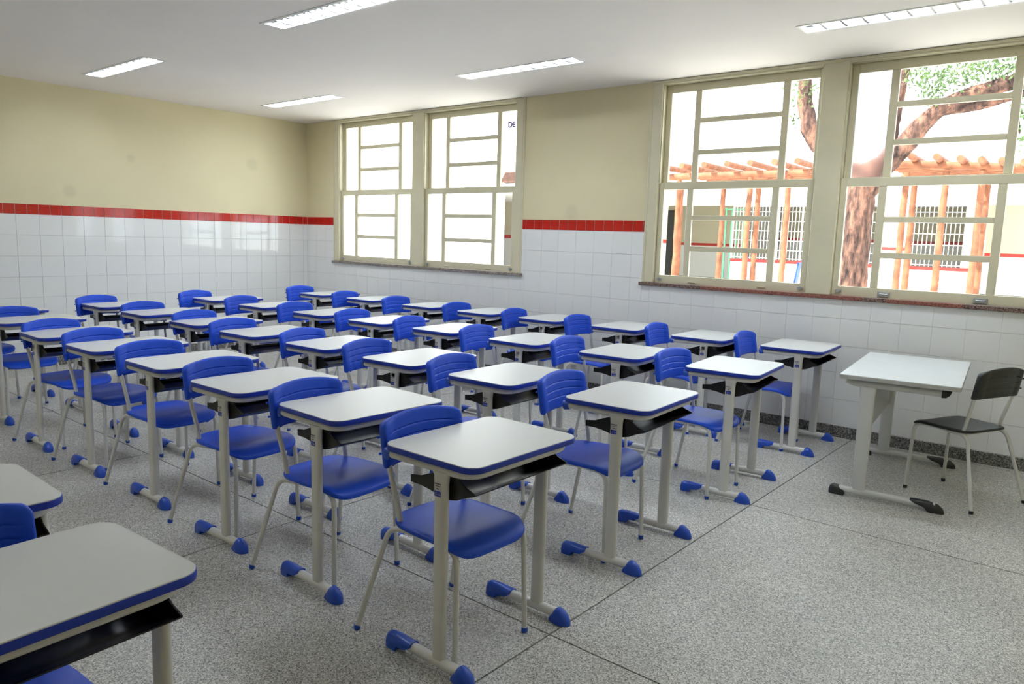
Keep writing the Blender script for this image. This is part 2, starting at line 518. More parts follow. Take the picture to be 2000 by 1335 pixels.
def sash(parent, name, x0, w, z0, z1, yc, stile_l, stile_r, rail_b, rail_t, special=None):
    th = 0.034
    mun = 0.056
    bar = 0.042
    xa, xb = x0 + stile_l, x0 + w - stile_r
    lw = 0.228
    m1, m2 = xa + lw, xb - lw
    za, zb_ = z0 + rail_b, z1 - rail_t
    ph = (zb_ - za - 2 * bar) / 3
    b = MB()
    y0, y1 = yc - th / 2, yc + th / 2
    b.box(x0, xa, y0, y1, z0, z1); b.box(xb, x0 + w, y0, y1, z0, z1)
    b.box(xa, xb, y0, y1, z0, za); b.box(xa, xb, y0, y1, zb_, z1)
    b.box(m1, m1 + mun, y0 + 0.004, y1 - 0.004, za, zb_); b.box(m2 - mun, m2, y0 + 0.004, y1 - 0.004, za, zb_)
    for k in (1, 2):
        zz = za + k * ph + (k - 1) * bar
        b.box(m1 + mun, m2 - mun, y0 + 0.004, y1 - 0.004, zz, zz + bar)
    s = b.build(name, M['frame'], parent, bevel=0.003)
    def pane(px0, px1, pz0, pz1, m='glass'):
        MB().box(px0 - 0.006, px1 + 0.006, yc - 0.002, yc + 0.002, pz0 - 0.006, pz1 + 0.006).build('pane', M[m], s)
    pane(xa, m1, za, zb_, 'frosted' if special == 'left' else 'glass')
    pane(m2, xb, za, zb_)
    for k in range(3):
        zz = za + k * (ph + bar)
        pane(m1 + mun, m2 - mun, zz, zz + ph)
    return s

WIN_LABEL = ['leftmost double-hung sash window beside the far wall', 'second double-hung sash window from the far wall',
             'third double-hung sash window, left of the tree trunk', 'rightmost double-hung sash window showing the tree trunk']
def window(n, x0):
    w = tag(empty('window_%d' % n, (x0, 0, Z_SILL)), WIN_LABEL[n - 1], 'window', kind='structure')
    up = sash(w, 'upper_sash', 0.002, OPN - 0.004, 0.86, H - Z_SILL - 0.036, 0.085, 0.050, 0.046, 0.06, 0.068, 'left' if n == 4 else None)
    lo = sash(w, 'lower_sash', 0.002, OPN - 0.004, 0.014, 0.912, 0.038, 0.046, 0.058, 0.072, 0.062)
    # parting beads beside the sashes
    for a in (0.0, OPN - 0.010):
        MB().box(a, a + 0.010, 0.0, 0.019, 0.914, H - Z_SILL - 0.04).build('stop_bead', M['frame'], w, bevel=0.002)
    for a in (0.030, OPN - 0.075):
        b = MB().box(a, a + 0.045, 0.008, 0.021, 0.040, 0.056)
        b.box(a + 0.014, a + 0.030, 0.002, 0.012, 0.034, 0.062)
        b.build('latch', M['metal'], lo, bevel=0.002)
    for a in (0.34, 0.97):
        if n == 4:
            b = MB().box(a, a + 0.085, 0.010, 0.021, 0.022, 0.062)
            b.box(a + 0.012, a + 0.073, 0.002, 0.012, 0.026, 0.034)
            b.tube(fillet([(a + 0.016, 0.010, 0.050), (a + 0.016, 0.000, 0.044), (a + 0.069, 0.000, 0.044), (a + 0.069, 0.010, 0.050)], 0.006, 3), 0.004, 6)
            b.build('pull_handle', M['metal'], lo, bevel=0.0015)
        else:
            MB().box(a, a + 0.075, 0.010, 0.022, 0.030, 0.042).build('finger_pull', M['frame'], lo, bevel=0.004)
    return w
casing(1, G1, 'far')
casing(2, G2, 'near')
window(1, G1 + CAS); window(2, G1 + CAS + OPN + POST)
window(3, G2 + CAS); window(4, G2 + CAS + OPN + POST)
def sill(n, x0, pieces, label):
    t = tag(empty('trim_%d' % n, (x0, 0, Z_SILL)), label, 'window sill', kind='structure')
    for a, b_, m in pieces:
        MB().box(a, b_, -0.032, 0.17, -0.018, 0.012).build('granite_piece', M[m], t, bevel=0.003)
sill(3, G1 - 0.02, [(0, 1.30, 'granite_grey'), (1.302, GW + 0.04, 'granite_grey')], 'brown granite sill under the far window pair')
sill(4, G2 - 0.02, [(0, 0.62, 'granite'), (0.622, 1.95, 'granite_red'), (1.952, 2.12, 'granite'), (2.122, 2.62, 'granite_red'), (2.622, GW + 0.04, 'granite')],
     'brown and reddish granite sill under the near window pair')

# ------------------------------------------------------------------ ceiling luminaires
def make_lamp():
    r = empty('ceiling_light')
    hw, hd = LW / 2, LD / 2
    b = MB()
    for s in (-1, 1):
        b.box(-hw - 0.012, hw + 0.012, s * hd - 0.012, s * hd + 0.012, -0.004, 0.003)
        b.box(s * hw - 0.012, s * hw + 0.012, -hd + 0.012, hd - 0.012, -0.004, 0.003)
    b.build('frame', M['lamp_white'], r, bevel=0.0015)
    # reflector trough, open below
    prof = [(-hd + 0.011, 0.0), (-hd + 0.016, 0.03), (-hd + 0.03, 0.055), (-0.030, 0.062), (-0.006, 0.020), (0.006, 0.020), (0.030, 0.062), (hd - 0.03, 0.055), (hd - 0.016, 0.03), (hd - 0.011, 0.0)]
    n = len(prof)
    v = [(-hw + 0.012, y, z) for y, z in prof] + [(hw - 0.012, y, z) for y, z in prof]
    f = [(i, i + 1, n + i + 1, n + i) for i in range(n - 1)] + [tuple(range(n)), tuple(range(2 * n - 1, n - 1, -1))]
    MB().add(v, f).build('reflector', M['mirror'], r)
    MB().box(-hw, hw, -hd, hd, 0.064, 0.10).build('housing', M['lamp_white'], r)
    for s in (-1, 1):
        MB().tube([(-hw + 0.05, s * 0.045, 0.036), (hw - 0.05, s * 0.045, 0.036)], 0.013, 10).build('tube', M['tube'], r, smooth=40)
    for k in range(9):
        x = -hw + LW * (k + 1) / 10
        b = MB()
        b.prism([(x - 0.008, -hd + 0.013), (x + 0.008, -hd + 0.013), (x + 0.008, hd - 0.013), (x - 0.008, hd - 0.013)], 0.001, 0.016)
        b.build('louvre_blade', M['louvre'], r)
    return r
lamp_labels = ['recessed fluorescent light nearest the far corner above the windows', 'recessed fluorescent light between the two window pairs',
               'recessed fluorescent light at the upper right above the near windows', 'recessed fluorescent light at the upper left near the far wall',
               'recessed fluorescent light cut by the top edge of the picture', 'recessed fluorescent light just outside the top of the picture',
               'recessed fluorescent light above the nearest row of desks']
lamp0 = make_lamp(); lamp_tree = None
for i, (x, y) in enumerate(LAMPS):
    if i == 0:
        lamp_tree = tree_of(lamp0); o = lamp0; o.location = (x, y, H)
    else:
        o = dup(lamp_tree, (x, y, H), 0)
    tag(o, lamp_labels[i], 'ceiling light', 'recessed fluorescent lights')

# ------------------------------------------------------------------ student desk
def section(x, hw, top, bot, n=8):
    pts = [(x, -hw, bot)]
    mid = bot + (top - bot) * 0.45
    for k in range(n + 1):
        a = PI - PI * k / n
        pts.append((x, hw * math.cos(a), mid + (top - mid) * math.sin(a)))
    pts.append((x, hw, bot))
    return pts
def stadium(cx, cy, hx, hy, n=6):
    """flat sides face +-y, round ends along x"""
    pts = []
    for k in range(n + 1):
        a = -PI / 2 + PI * k / n
        pts.append((cx + (hx - hy) + hy * math.cos(a), cy + hy * math.sin(a)))
    for k in range(n + 1):
        a = PI / 2 + PI * k / n
        pts.append((cx - (hx - hy) + hy * math.cos(a), cy + hy * math.sin(a)))
    return pts
def make_desk():
    r = empty('school_desk')
    MB().prism(rrect(0.225, 0.300, 0.058, 8), 0.737, 0.7575).build('edge_band', M['blue_edge'], r, smooth=35, bevel=0.003, segs=2)
    MB().prism(rrect(0.2225, 0.2975, 0.056, 8), 0.745, 0.760).build('top', M['laminate'], r, smooth=35, bevel=0.0012)
    # U-shaped rail under the top
    path = fillet([(-0.205, -0.272, 0.7215), (0.188, -0.272, 0.7215), (0.188, 0.272, 0.7215), (-0.205, 0.272, 0.7215)], 0.075, 7)
    MB().tube(path, 0.0158, 10).build('top_rail', M['steel'], r, smooth=50)
    for s in (-1, 1):
        rings = []
        for (x, hw, zt, zb_) in ((-0.190, 0.0168, 0.7395, 0.7030), (-0.206, 0.0172, 0.7398, 0.7000), (-0.218, 0.0165, 0.7398, 0.7045), (-0.2235, 0.013, 0.7395, 0.716)):
            rings.append([(x, s * 0.272 + q[1], q[2]) for q in section(0, hw, zt, zb_, 6)])
        MB().loft(rings).build('rail_cap', M['blue_cap'], r, smooth=50)
    for s in (-1, 1):
        c = MB().prism(stadium(0.064, s * 0.276, 0.029, 0.0145), 0.040, 0.714)
        # flare where the post meets the rail
        ra = [(p[0], p[1], 0.672) for p in stadium(0.064, s * 0.276, 0.029, 0.0145)]
        rb = [(p[0], p[1], 0.7165) for p in stadium(0.064, s * 0.276, 0.042, 0.0150)]
        c.loft([ra, [(a[0] * 0.75 + b[0] * 0.25, a[1], 0.700) for a, b in zip(ra, rb)], rb])
        leg = c.build('leg', M['steel'], r, smooth=40)
        if s < 0:
            yf = -0.276 - 0.0145
            st = MB().box(0.043, 0.075, yf - 0.0006, yf, 0.629, 0.679).build('sticker', M['sticker'], r)
            MB().box(0.0445, 0.0735, yf - 0.0011, yf - 0.0006, 0.631, 0.6495).build('printed_panel', M['sticker_blue'], st)
            b = MB().box(0.0445, 0.0735, yf - 0.0011, yf - 0.0006, 0.6725, 0.6755)
            b.box(0.049, 0.069, yf - 0.0011, yf - 0.0006, 0.6655, 0.6675)
            b.box(0.053, 0.064, yf - 0.0011, yf - 0.0006, 0.6555, 0.6585)
            b.build('printed_lines', M['sticker_dark'], st)
            b = MB()
            for (a0, a1, q0, q1) in ((0.050, 0.055, 0.6425, 0.6445), (0.057, 0.067, 0.6425, 0.6438), (0.049, 0.054, 0.6355, 0.6395), (0.056, 0.058, 0.6355, 0.6385), (0.0605, 0.0700, 0.6355, 0.6395)):
                b.box(a0, a1, yf - 0.0015, yf - 0.0011, q0, q1)
            b.build('printed_marks', M['sticker_pale'], st)
        foot = MB().tube([(-0.180, s * 0.276, 0.0335), (0.172, s * 0.276, 0.0335)], 0.0195, 12).build('foot', M['steel'], r, smooth=50)
        y = s * 0.276
        rear = [[(q[0], y + q[1], q[2]) for q in section(x, hw, t, b_)] for x, hw, t, b_ in
                ((-0.197, 0.010, 0.034, 0.006), (-0.192, 0.0200, 0.050, 0.0), (-0.176, 0.0245, 0.0600, 0.0), (-0.140, 0.0245, 0.0615, 0.0), (-0.133, 0.0245, 0.0612, 0.020), (-0.090, 0.0232, 0.0590, 0.022), (-0.062, 0.0220, 0.0560, 0.040))]
        MB().loft(rear).build('foot_cap', M['blue_cap'], foot, smooth=45)
        front = [[(q[0], y + q[1], q[2]) for q in section(x, hw, t, b_)] for x, hw, t, b_ in
                 ((0.140, 0.0222, 0.0200, 0.004), (0.158, 0.0235, 0.0520, 0.0), (0.172, 0.0262, 0.0630, 0.0), (0.190, 0.0270, 0.0580, 0.0), (0.208, 0.0235, 0.0430, 0.0), (0.220, 0.0160, 0.026, 0.0), (0.227, 0.006, 0.010, 0.0))]
        MB().loft(front).build('foot_cap', M['blue_cap'], foot, smooth=45)
    # book tray
    low = [(-0.110, 0.634), (-0.060, 0.634), (-0.020, 0.629), (0.030, 0.618), (0.075, 0.612), (0.115, 0.621), (0.155, 0.640), (0.196, 0.654)]
    up = [(-0.110, 0.661), (-0.060, 0.668), (-0.020, 0.684), (0.030, 0.700), (0.075, 0.703), (0.115, 0.700), (0.155, 0.674), (0.196, 0.660)]
    b = MB()
    for s in (-1, 1):
        ys_ = (s * 0.256, s * 0.252)
        v = [(x, yy, z) for yy in ys_ for x, z in low] + [(x, yy, z) for yy in ys_ for x, z in up]
        n = len(low)
        f = []
        for i in range(n - 1):
            for k in range(2):
                f.append((k * n + i, k * n + i + 1, 2 * n + k * n + i + 1, 2 * n + k * n + i))
            f.append((i, i + 1, n + i + 1, n + i)); f.append((2 * n + i, 2 * n + i + 1, 3 * n + i + 1, 3 * n + i))
        f += [(0, n, 3 * n, 2 * n), (n - 1, 2 * n - 1, 4 * n - 1, 3 * n - 1)]
        b.add(v, f)
    sheet_low = [(x, z) for x, z in low[1:]]
    n = len(sheet_low)
    v = []
    for dz in (0.0, 0.0035):
        for yy in (-0.253, 0.253):
            v += [(x, yy, z + dz) for x, z in sheet_low]
    f = []
    for i in range(n - 1):
        f.append((i, i + 1, n + i + 1, n + i)); f.append((2 * n + i, 2 * n + i + 1, 3 * n + i + 1, 3 * n + i))
    f += [(0, n, 3 * n, 2 * n), (n - 1, 2 * n - 1, 4 * n - 1, 3 * n - 1)]
    b.add(v, f)
    b.box(-0.064, -0.058, -0.253, 0.253, 0.634, 0.652)
    b.build('book_tray', M['black'], r, smooth=30)
    for s in (-1, 1):
        MB().tube([(0.10, s * 0.20, 0.702), (0.10, s * 0.20, 0.712)], 0.006, 8).build('tray_bolt', M['metal'], r, smooth=40)
        MB().box(0.06, 0.135, s * 0.2555, s * 0.268, 0.694, 0.704).build('tray_bracket', M['black'], r)
    return r
ORD = ['', 'first', 'second', 'third', 'fourth', 'fifth', 'sixth', 'seventh', 'eighth']
ROW = {1: 'in row beside the windows', 2: 'second row from windows', 3: 'third row from windows', 4: 'fourth row from windows'}
DESKS = [(1, 1, 1.32, -0.613, 0.035), (1, 2, 2.136, -0.562, 0.035), (1, 3, 3.063, -0.56, 0.036), (1, 4, 3.846, -0.542, 0.033), (1, 5, 4.593, -0.508, 0.027), (1, 6, 5.379, -0.471, 0.031), (1, 7, 6.15, -0.482, 0.035), (1, 8, 6.865, -0.462, 0.056),
         (2, 1, 1.322, -1.928, 0.017), (2, 2, 2.196, -1.914, 0.038), (2, 3, 3.057, -1.881, 0.032), (2, 4, 3.834, -1.862, 0.053), (2, 5, 4.579, -1.817, 0.068), (2, 6, 5.376, -1.8, 0.035), (2, 7, 6.157, -1.78, 0.058), (2, 8, 6.906, -1.753, 0.096),
         (3, 1, 1.419, -3.051, 0.037), (3, 2, 2.235, -3.043, 0.013), (3, 3, 3.097, -3.037, 0.008), (3, 4, 3.879, -3.048, 0.036), (3, 5, 4.656, -3.015, 0.046), (3, 6, 5.438, -3.006, 0.042), (3, 7, 6.17, -3.019, 0.032), (3, 8, 6.929, -3.006, 0.053),
         (4, 1, 1.414, -4.044, 0.03), (4, 2, 2.22, -4.05, 0.037), (4, 3, 3.152, -4.093, -0.013), (4, 4, 3.9, -4.072, 0.014), (4, 5, 4.688, -4.053, -0.004), (4, 6, 5.46, -4.075, 0.03), (4, 7, 6.185, -4.059, -0.035), (4, 8, 6.96, -4.126, 0.0),
         (5, 8, 7.034, -5.654, 0.055), (5, 7, 6.331, -5.67, -0.011)]
CHAIRS = [(1, 1, 1.178, -0.776, 0.074), (1, 2, 2.08, -0.793, 0.114), (1, 3, 2.896, -0.766, 0.045), (1, 4, 3.759, -0.73, 0.017), (1, 5, 4.508, -0.719, 0.091), (1, 6, 5.187, -0.668, 0.024), (1, 7, 5.968, -0.648, 0.071), (1, 8, 6.69, -0.576, 0.045),
          (2, 1, 1.28, -2.131, 0.168), (2, 2, 2.081, -2.068, 0.173), (2, 3, 2.921, -2.032, 0.069), (2, 4, 3.732, -1.996, 0.086), (2, 5, 4.431, -1.953, 0.172), (2, 6, 5.179, -1.972, 0.081), (2, 7, 5.999, -1.949, 0.05), (2, 8, 6.765, -1.907, -0.063),
          (3, 1, 1.396, -3.158, 0.188), (3, 2, 2.217, -3.107, 0.118), (3, 3, 3.103, -3.091, 0.128), (3, 4, 3.802, -3.162, 0.096), (3, 5, 4.584, -3.083, 0.141), (3, 6, 5.277, -3.102, 0.062), (3, 7, 6.04, -3.125, 0.05), (3, 8, 6.777, -3.086, 0.038),
          (4, 1, 1.33, -4.169, 0.03), (4, 2, 2.14, -4.119, 0.037), (4, 3, 3.143, -4.138, 0.196), (4, 4, 3.804, -4.126, 0.162), (4, 5, 4.541, -4.125, 0.044), (4, 6, 5.348, -4.132, 0.08), (4, 7, 6.12, -4.138, 0.075), (4, 8, 6.896, -4.179, -0.033),
          (5, 8, 6.914, -5.692, 0.055)]
def seat_label(kind, r, k):
    if r == 5:
        if kind == 'desk':
            return 'white school desk filling the lower left corner, nearest of all' if k == 8 else 'white school desk cut by the left edge, behind the nearest desk'
        return 'blue school chair at the nearest desk in the lower left corner'
    if kind == 'desk':
        return 'blue-edged white school desk, %s from far wall, %s' % (ORD[k], ROW[r])
    return 'blue plastic school chair, %s from far wall, %s' % (ORD[k], ROW[r])
desk0 = make_desk(); desk_tree = tree_of(desk0)
for i, (r, k, x, y, a) in enumerate(DESKS):
    o = desk0 if i == 0 else dup(desk_tree, (x, y, 0), a)
    if i == 0: o.location = (x, y, 0); o.rotation_euler = (0, 0, a)
    tag(o, seat_label('desk', r, k), 'desk', 'student desks in rows')

# ------------------------------------------------------------------ chairs (student and teacher)
def chair_seat(m, parent, dish=0.006, drop=0.042, name='seat'):
    nt_, b = 44, MB()
    def rim(t):
        ct, st = math.cos(t), math.sin(t)
        e = 2.0 / 5.0
        x = 0.200 * math.copysign(abs(ct) ** e, ct)
        y = 0.200 * math.copysign(abs(st) ** e, st)
        y *= 1.0 if x > 0 else 1.0 - 0.10 * (x / 0.2) ** 2
        return x, y
    def ztop(x, y):
        z = 0.452 - dish * (1 - min(1, (x * x + y * y) / 0.04))
        if x > 0.09: z -= drop * ((x - 0.09) / 0.11) ** 2.2
        if x < -0.12: z += 0.010 * ((-x - 0.12) / 0.08) ** 2
        return z
    rings = []
    for rho, dz in ((0.02, 0), (0.25, 0), (0.45, 0), (0.62, 0), (0.76, 0), (0.87, 0), (0.95, -0.0005), (0.985, -0.003), (1.0, -0.010), (0.992, -0.017), (0.975, -0.016), (0.95, -0.009), (0.80, -0.008), (0.5, -0.008), (0.02, -0.008)):
        ring = []
        for k in range(nt_):
            x, y = rim(2 * PI * k / nt_)
            x, y = x * rho, y * rho
            ring.append((x, y, ztop(x, y) + dz))
        rings.append(ring)
    b.loft(rings)
    return b.build(name, m, parent, smooth=50)
def chair_back(m, parent, slots=False):
    b = MB()
    na = 20
    grooves = (0.30, 0.50, 0.70)
    bs = [0.0, 0.02, 0.06, 0.14]
    for g in grooves: bs += [g - 0.040, g - 0.022, g - 0.008, g, g + 0.008, g + 0.022, g + 0.06]
    bs += [0.86, 0.93, 0.97, 0.99, 1.0]
    A = [-1 + 2 * i / na for i in range(na + 1)]
    A = [-1, -0.985, -0.95] + [a for a in A if abs(a) < 0.93] + [0.95, 0.985, 1]
    def pt(a, t, front):
        edge = max(0.0, (abs(a) - 0.90) / 0.10)
        zt = 0.807 + 0.027 * (1 - a * a) - 0.022 * edge ** 2.2
        zb_ = 0.647 + 0.006 * (1 - a * a) * (1 if abs(a) < 0.8 else 0.6)
        z = zb_ + (zt - zb_) * t
        xc = -0.188 - 0.17 * (z - 0.65) - 0.024 * (1 - a * a)
        sleeve = 1.0 if abs(a) > 0.80 else max(0.0, 1 - (0.80 - abs(a)) / 0.08)
        half = 0.0095 + 0.0075 * sleeve
        rnd = 1.0
        if t > 0.93: rnd = math.sqrt(max(0.0, 1 - ((t - 0.93) / 0.07) ** 2)) * 0.9 + 0.1
        if t < 0.06: rnd = min(rnd, 0.7 + 0.3 * t / 0.06)
        if abs(a) > 0.95: rnd *= {0.985: 0.72, 1: 0.25}.get(abs(a), 1)
        x = xc + (half if front else -half) * rnd
        if front and abs(a) < 0.80:
            for g in grooves:
                d = abs(t - g)
                if d < 0.022: x -= 0.0042 * (1 - d / 0.022)
            # each band bulges a little
        return (x, a * 0.202, z)
    n, q = len(A), len(bs)
    v = [pt(a, t, True) for t in bs for a in A] + [pt(a, t, False) for t in bs for a in A]
    f = []
    o = n * q
    def hole(i, j):
        if not slots: return False
        t = (bs[j] + bs[j + 1]) / 2; a = (A[i] + A[i + 1]) / 2
        return abs(a) < 0.78 and any(abs(t - g) < 0.0085 for g in grooves)
    for j in range(q - 1):
        for i in range(n - 1):
            p = [j * n + i, j * n + i + 1, (j + 1) * n + i + 1, (j + 1) * n + i]
            if hole(i, j): continue
            f.append(tuple(p)); f.append(tuple(o + k for k in reversed(p)))
            if slots:   # walls of the slots
                for (di, dj, e0, e1) in ((-1, 0, 0, 3), (1, 0, 1, 2), (0, -1, 0, 1), (0, 1, 3, 2)):
                    ii, jj = i + di, j + dj
                    if 0 <= ii < n - 1 and 0 <= jj < q - 1 and hole(ii, jj):
                        f.append((p[e0], p[e1], o + p[e1], o + p[e0]))
    for i in range(n - 1):
        f.append((i, i + 1, o + i + 1, o + i)); k = (q - 1) * n + i
        f.append((k, k + 1, o + k + 1, o + k))
    for j in range(q - 1):
        for i in (0, n - 1):
            f.append((j * n + i, (j + 1) * n + i, o + (j + 1) * n + i, o + j * n + i))
    b.add(v, f)
    return b.build('backrest', m, parent, smooth=48)
def make_chair(name, m_shell, m_tip, slots=False):
    r = empty(name)
    R_ = 0.0105
    chair_seat(m_shell, r, dish=0.004 if slots else 0.006, drop=0.030 if slots else 0.042)
    bk = chair_back(m_shell, r, slots)
    for s in (-1, 1):
        for xx, zz in ((-0.222, 0.755), (-0.212, 0.695)):
            MB().tube([(xx - 0.004, s * 0.197, zz), (xx - 0.004, s * 0.2045, zz)], 0.005, 8).build('plug', m_shell, bk, smooth=50)
        fr = fillet([(0.02, s * 0.170, 0.4315), (0.168, s * 0.174, 0.4265), (0.180, s * 0.185, 0.008)], 0.062, 8)
        L1 = MB().tube(fr, R_, 10).build('leg', M['steel'], r, smooth=50)
        rr = fillet([(-0.02, s * 0.168, 0.4290), (-0.175, s * 0.185, 0.4240), (-0.288, s * 0.250, 0.008)], 0.075, 8)
        L2 = MB().tube(rr, R_, 10).build('leg', M['steel'], r, smooth=50)
        for leg, (x, y), (dx, dy) in ((L1, (0.180, 0.185), (0.0004, 0.0005)), (L2, (-0.288, 0.250), (-0.005, 0.003))):
            MB().tube([(x + dx * 0.2, s * (y + dy * 0.2), 0.0), (x, s * y, 0.004), (x - dx * 0.2, s * (y - dy * 0.2), 0.020)], [0.0105, 0.0128, 0.0122], 10).build('foot_tip', m_tip, leg, smooth=50)
        MB().tube([(-0.03, s * 0.168, 0.4290), (0.03, s * 0.170, 0.4318)], R_, 10).build('seat_rail', M['steel'], r, smooth=50)
        up = fillet([(-0.060, s * 0.168, 0.4300), (-0.136, s * 0.167, 0.4280), (-0.150, s * 0.168, 0.500), (-0.189, s * 0.182, 0.66), (-0.212, s * 0.188, 0.780)], [0.05, 0.3, 0.3], 6)
        MB().tube(up, R_, 10).build('back_upright', M['steel'], r, smooth=50)
    MB().tube([(-0.135, -0.172, 0.4235), (-0.135, 0.172, 0.4235)], 0.008, 8).build('cross_tube', M['steel'], r, smooth=50)
    MB().tube([(0.085, -0.171, 0.4230), (0.085, 0.171, 0.4230)], 0.008, 8).build('cross_tube', M['steel'], r, smooth=50)
    return r
chair0 = make_chair('school_chair', M['blue'], M['blue_cap']); chair_tree = tree_of(chair0)
for i, (r, k, x, y, a) in enumerate(CHAIRS):
    o = chair0 if i == 0 else dup(chair_tree, (x, y, 0), a)
    if i == 0: o.location = (x, y, 0); o.rotation_euler = (0, 0, a)
    tag(o, seat_label('chair', r, k), 'chair', 'student chairs in rows')
tc_ = make_chair('teacher_chair', M['charcoal'], M['charcoal'], True)
tc_.location = (7.999, -0.906, 0); tc_.rotation_euler = (0, 0, 2.714)
tag(tc_, 'charcoal plastic chair with slotted back at the teacher table', 'chair')

# ------------------------------------------------------------------ teacher's table
def make_teacher_table():
    r = empty('teacher_table', (7.685, -0.86, 0), 0.11)
    ZT = 0.745
    MB().prism(rrect(0.315, 0.588, 0.012, 3), ZT - 0.026, ZT - 0.002).build('edge_band', M['teacher_edge'], r, smooth=35, bevel=0.002)
    MB().prism(rrect(0.3135, 0.5865, 0.011, 3), ZT - 0.012, ZT).build('top', M['teacher_top'], r, smooth=35)
    for s in (-1, 1):
        y = s * 0.540
        zr = ZT - 0.026 - 0.024
        MB().tube(fillet([(-0.275, y, zr + 0.016), (-0.235, y, zr), (0.225, y, zr)], 0.03, 4), 0.021, 12).build('top_rail', M['steel_light'], r, smooth=50)
        rings = [[(q[0], y + q[1], q[2]) for q in section(x, hw, t, b_, 6)] for x, hw, t, b_ in
                 ((0.222, 0.0225, zr + 0.023, zr - 0.023), (0.245, 0.0225, zr + 0.023, zr - 0.022), (0.262, 0.018, zr + 0.022, zr - 0.008), (0.270, 0.010, zr + 0.021, zr + 0.008))]
        MB().loft(rings).build('rail_cap', M['charcoal'], r, smooth=50)
        ring0 = [(p[0], p[1], 0.040) for p in stadium(-0.158, y, 0.038, 0.0165)]
        ring1 = [(p[0], p[1], 0.640) for p in stadium(-0.158, y, 0.043, 0.0165)]
        ring2 = [(p[0], p[1], zr) for p in stadium(-0.158, y, 0.050, 0.0165)]
        MB().loft([ring0, ring1, ring2]).build('leg', M['steel_light'], r, smooth=40)
        foot = MB().tube([(-0.295, y, 0.036), (0.25, y, 0.036)], 0.0205, 12).build('foot', M['steel_light'], r, smooth=50)
        a = [[(q[0], y + q[1], q[2]) for q in section(x, hw, t, b_)] for x, hw, t, b_ in
             ((-0.322, 0.010, 0.030, 0.004), (-0.316, 0.020, 0.050, 0.0), (-0.298, 0.0250, 0.0615, 0.0), (-0.268, 0.0250, 0.058, 0.0), (-0.235, 0.0235, 0.042, 0.0))]
        MB().loft(a).build('foot_cap', M['charcoal'], foot, smooth=45)
        a = [[(q[0], y + q[1], q[2]) for q in section(x, hw, t, b_)] for x, hw, t, b_ in
             ((0.120, 0.0225, 0.0590, 0.052), (0.150, 0.0245, 0.0620, 0.036), (0.195, 0.0255, 0.0630, 0.024), (0.215, 0.0258, 0.0620, 0.0), (0.265, 0.0255, 0.050, 0.0), (0.288, 0.020, 0.030, 0.0), (0.298, 0.010, 0.012, 0.0))]
        MB().loft(a).build('foot_cap', M['charcoal'], foot, smooth=45)
    MB().box(-0.166, -0.150, -0.524, 0.524, 0.395, ZT - 0.034).build('modesty_panel', M['teacher_edge'], r, bevel=0.003)
    for s in (-1, 1):
        MB().prism([(-0.150, s * 0.522), (-0.105, s * 0.522), (-0.150, s * 0.480)], ZT - 0.075, ZT - 0.046).build('bracket', M['charcoal'], r)
    return tag(r, 'pale grey teacher table standing by the window wall', 'table')
make_teacher_table()

# ------------------------------------------------------------------ outside: courtyard
tag(MB().box(-60, 60, 0.16, 60, -0.12, -0.02).build('courtyard_ground', M['paving']), 'sunlit pale paving of the courtyard outside', 'ground', kind='structure')

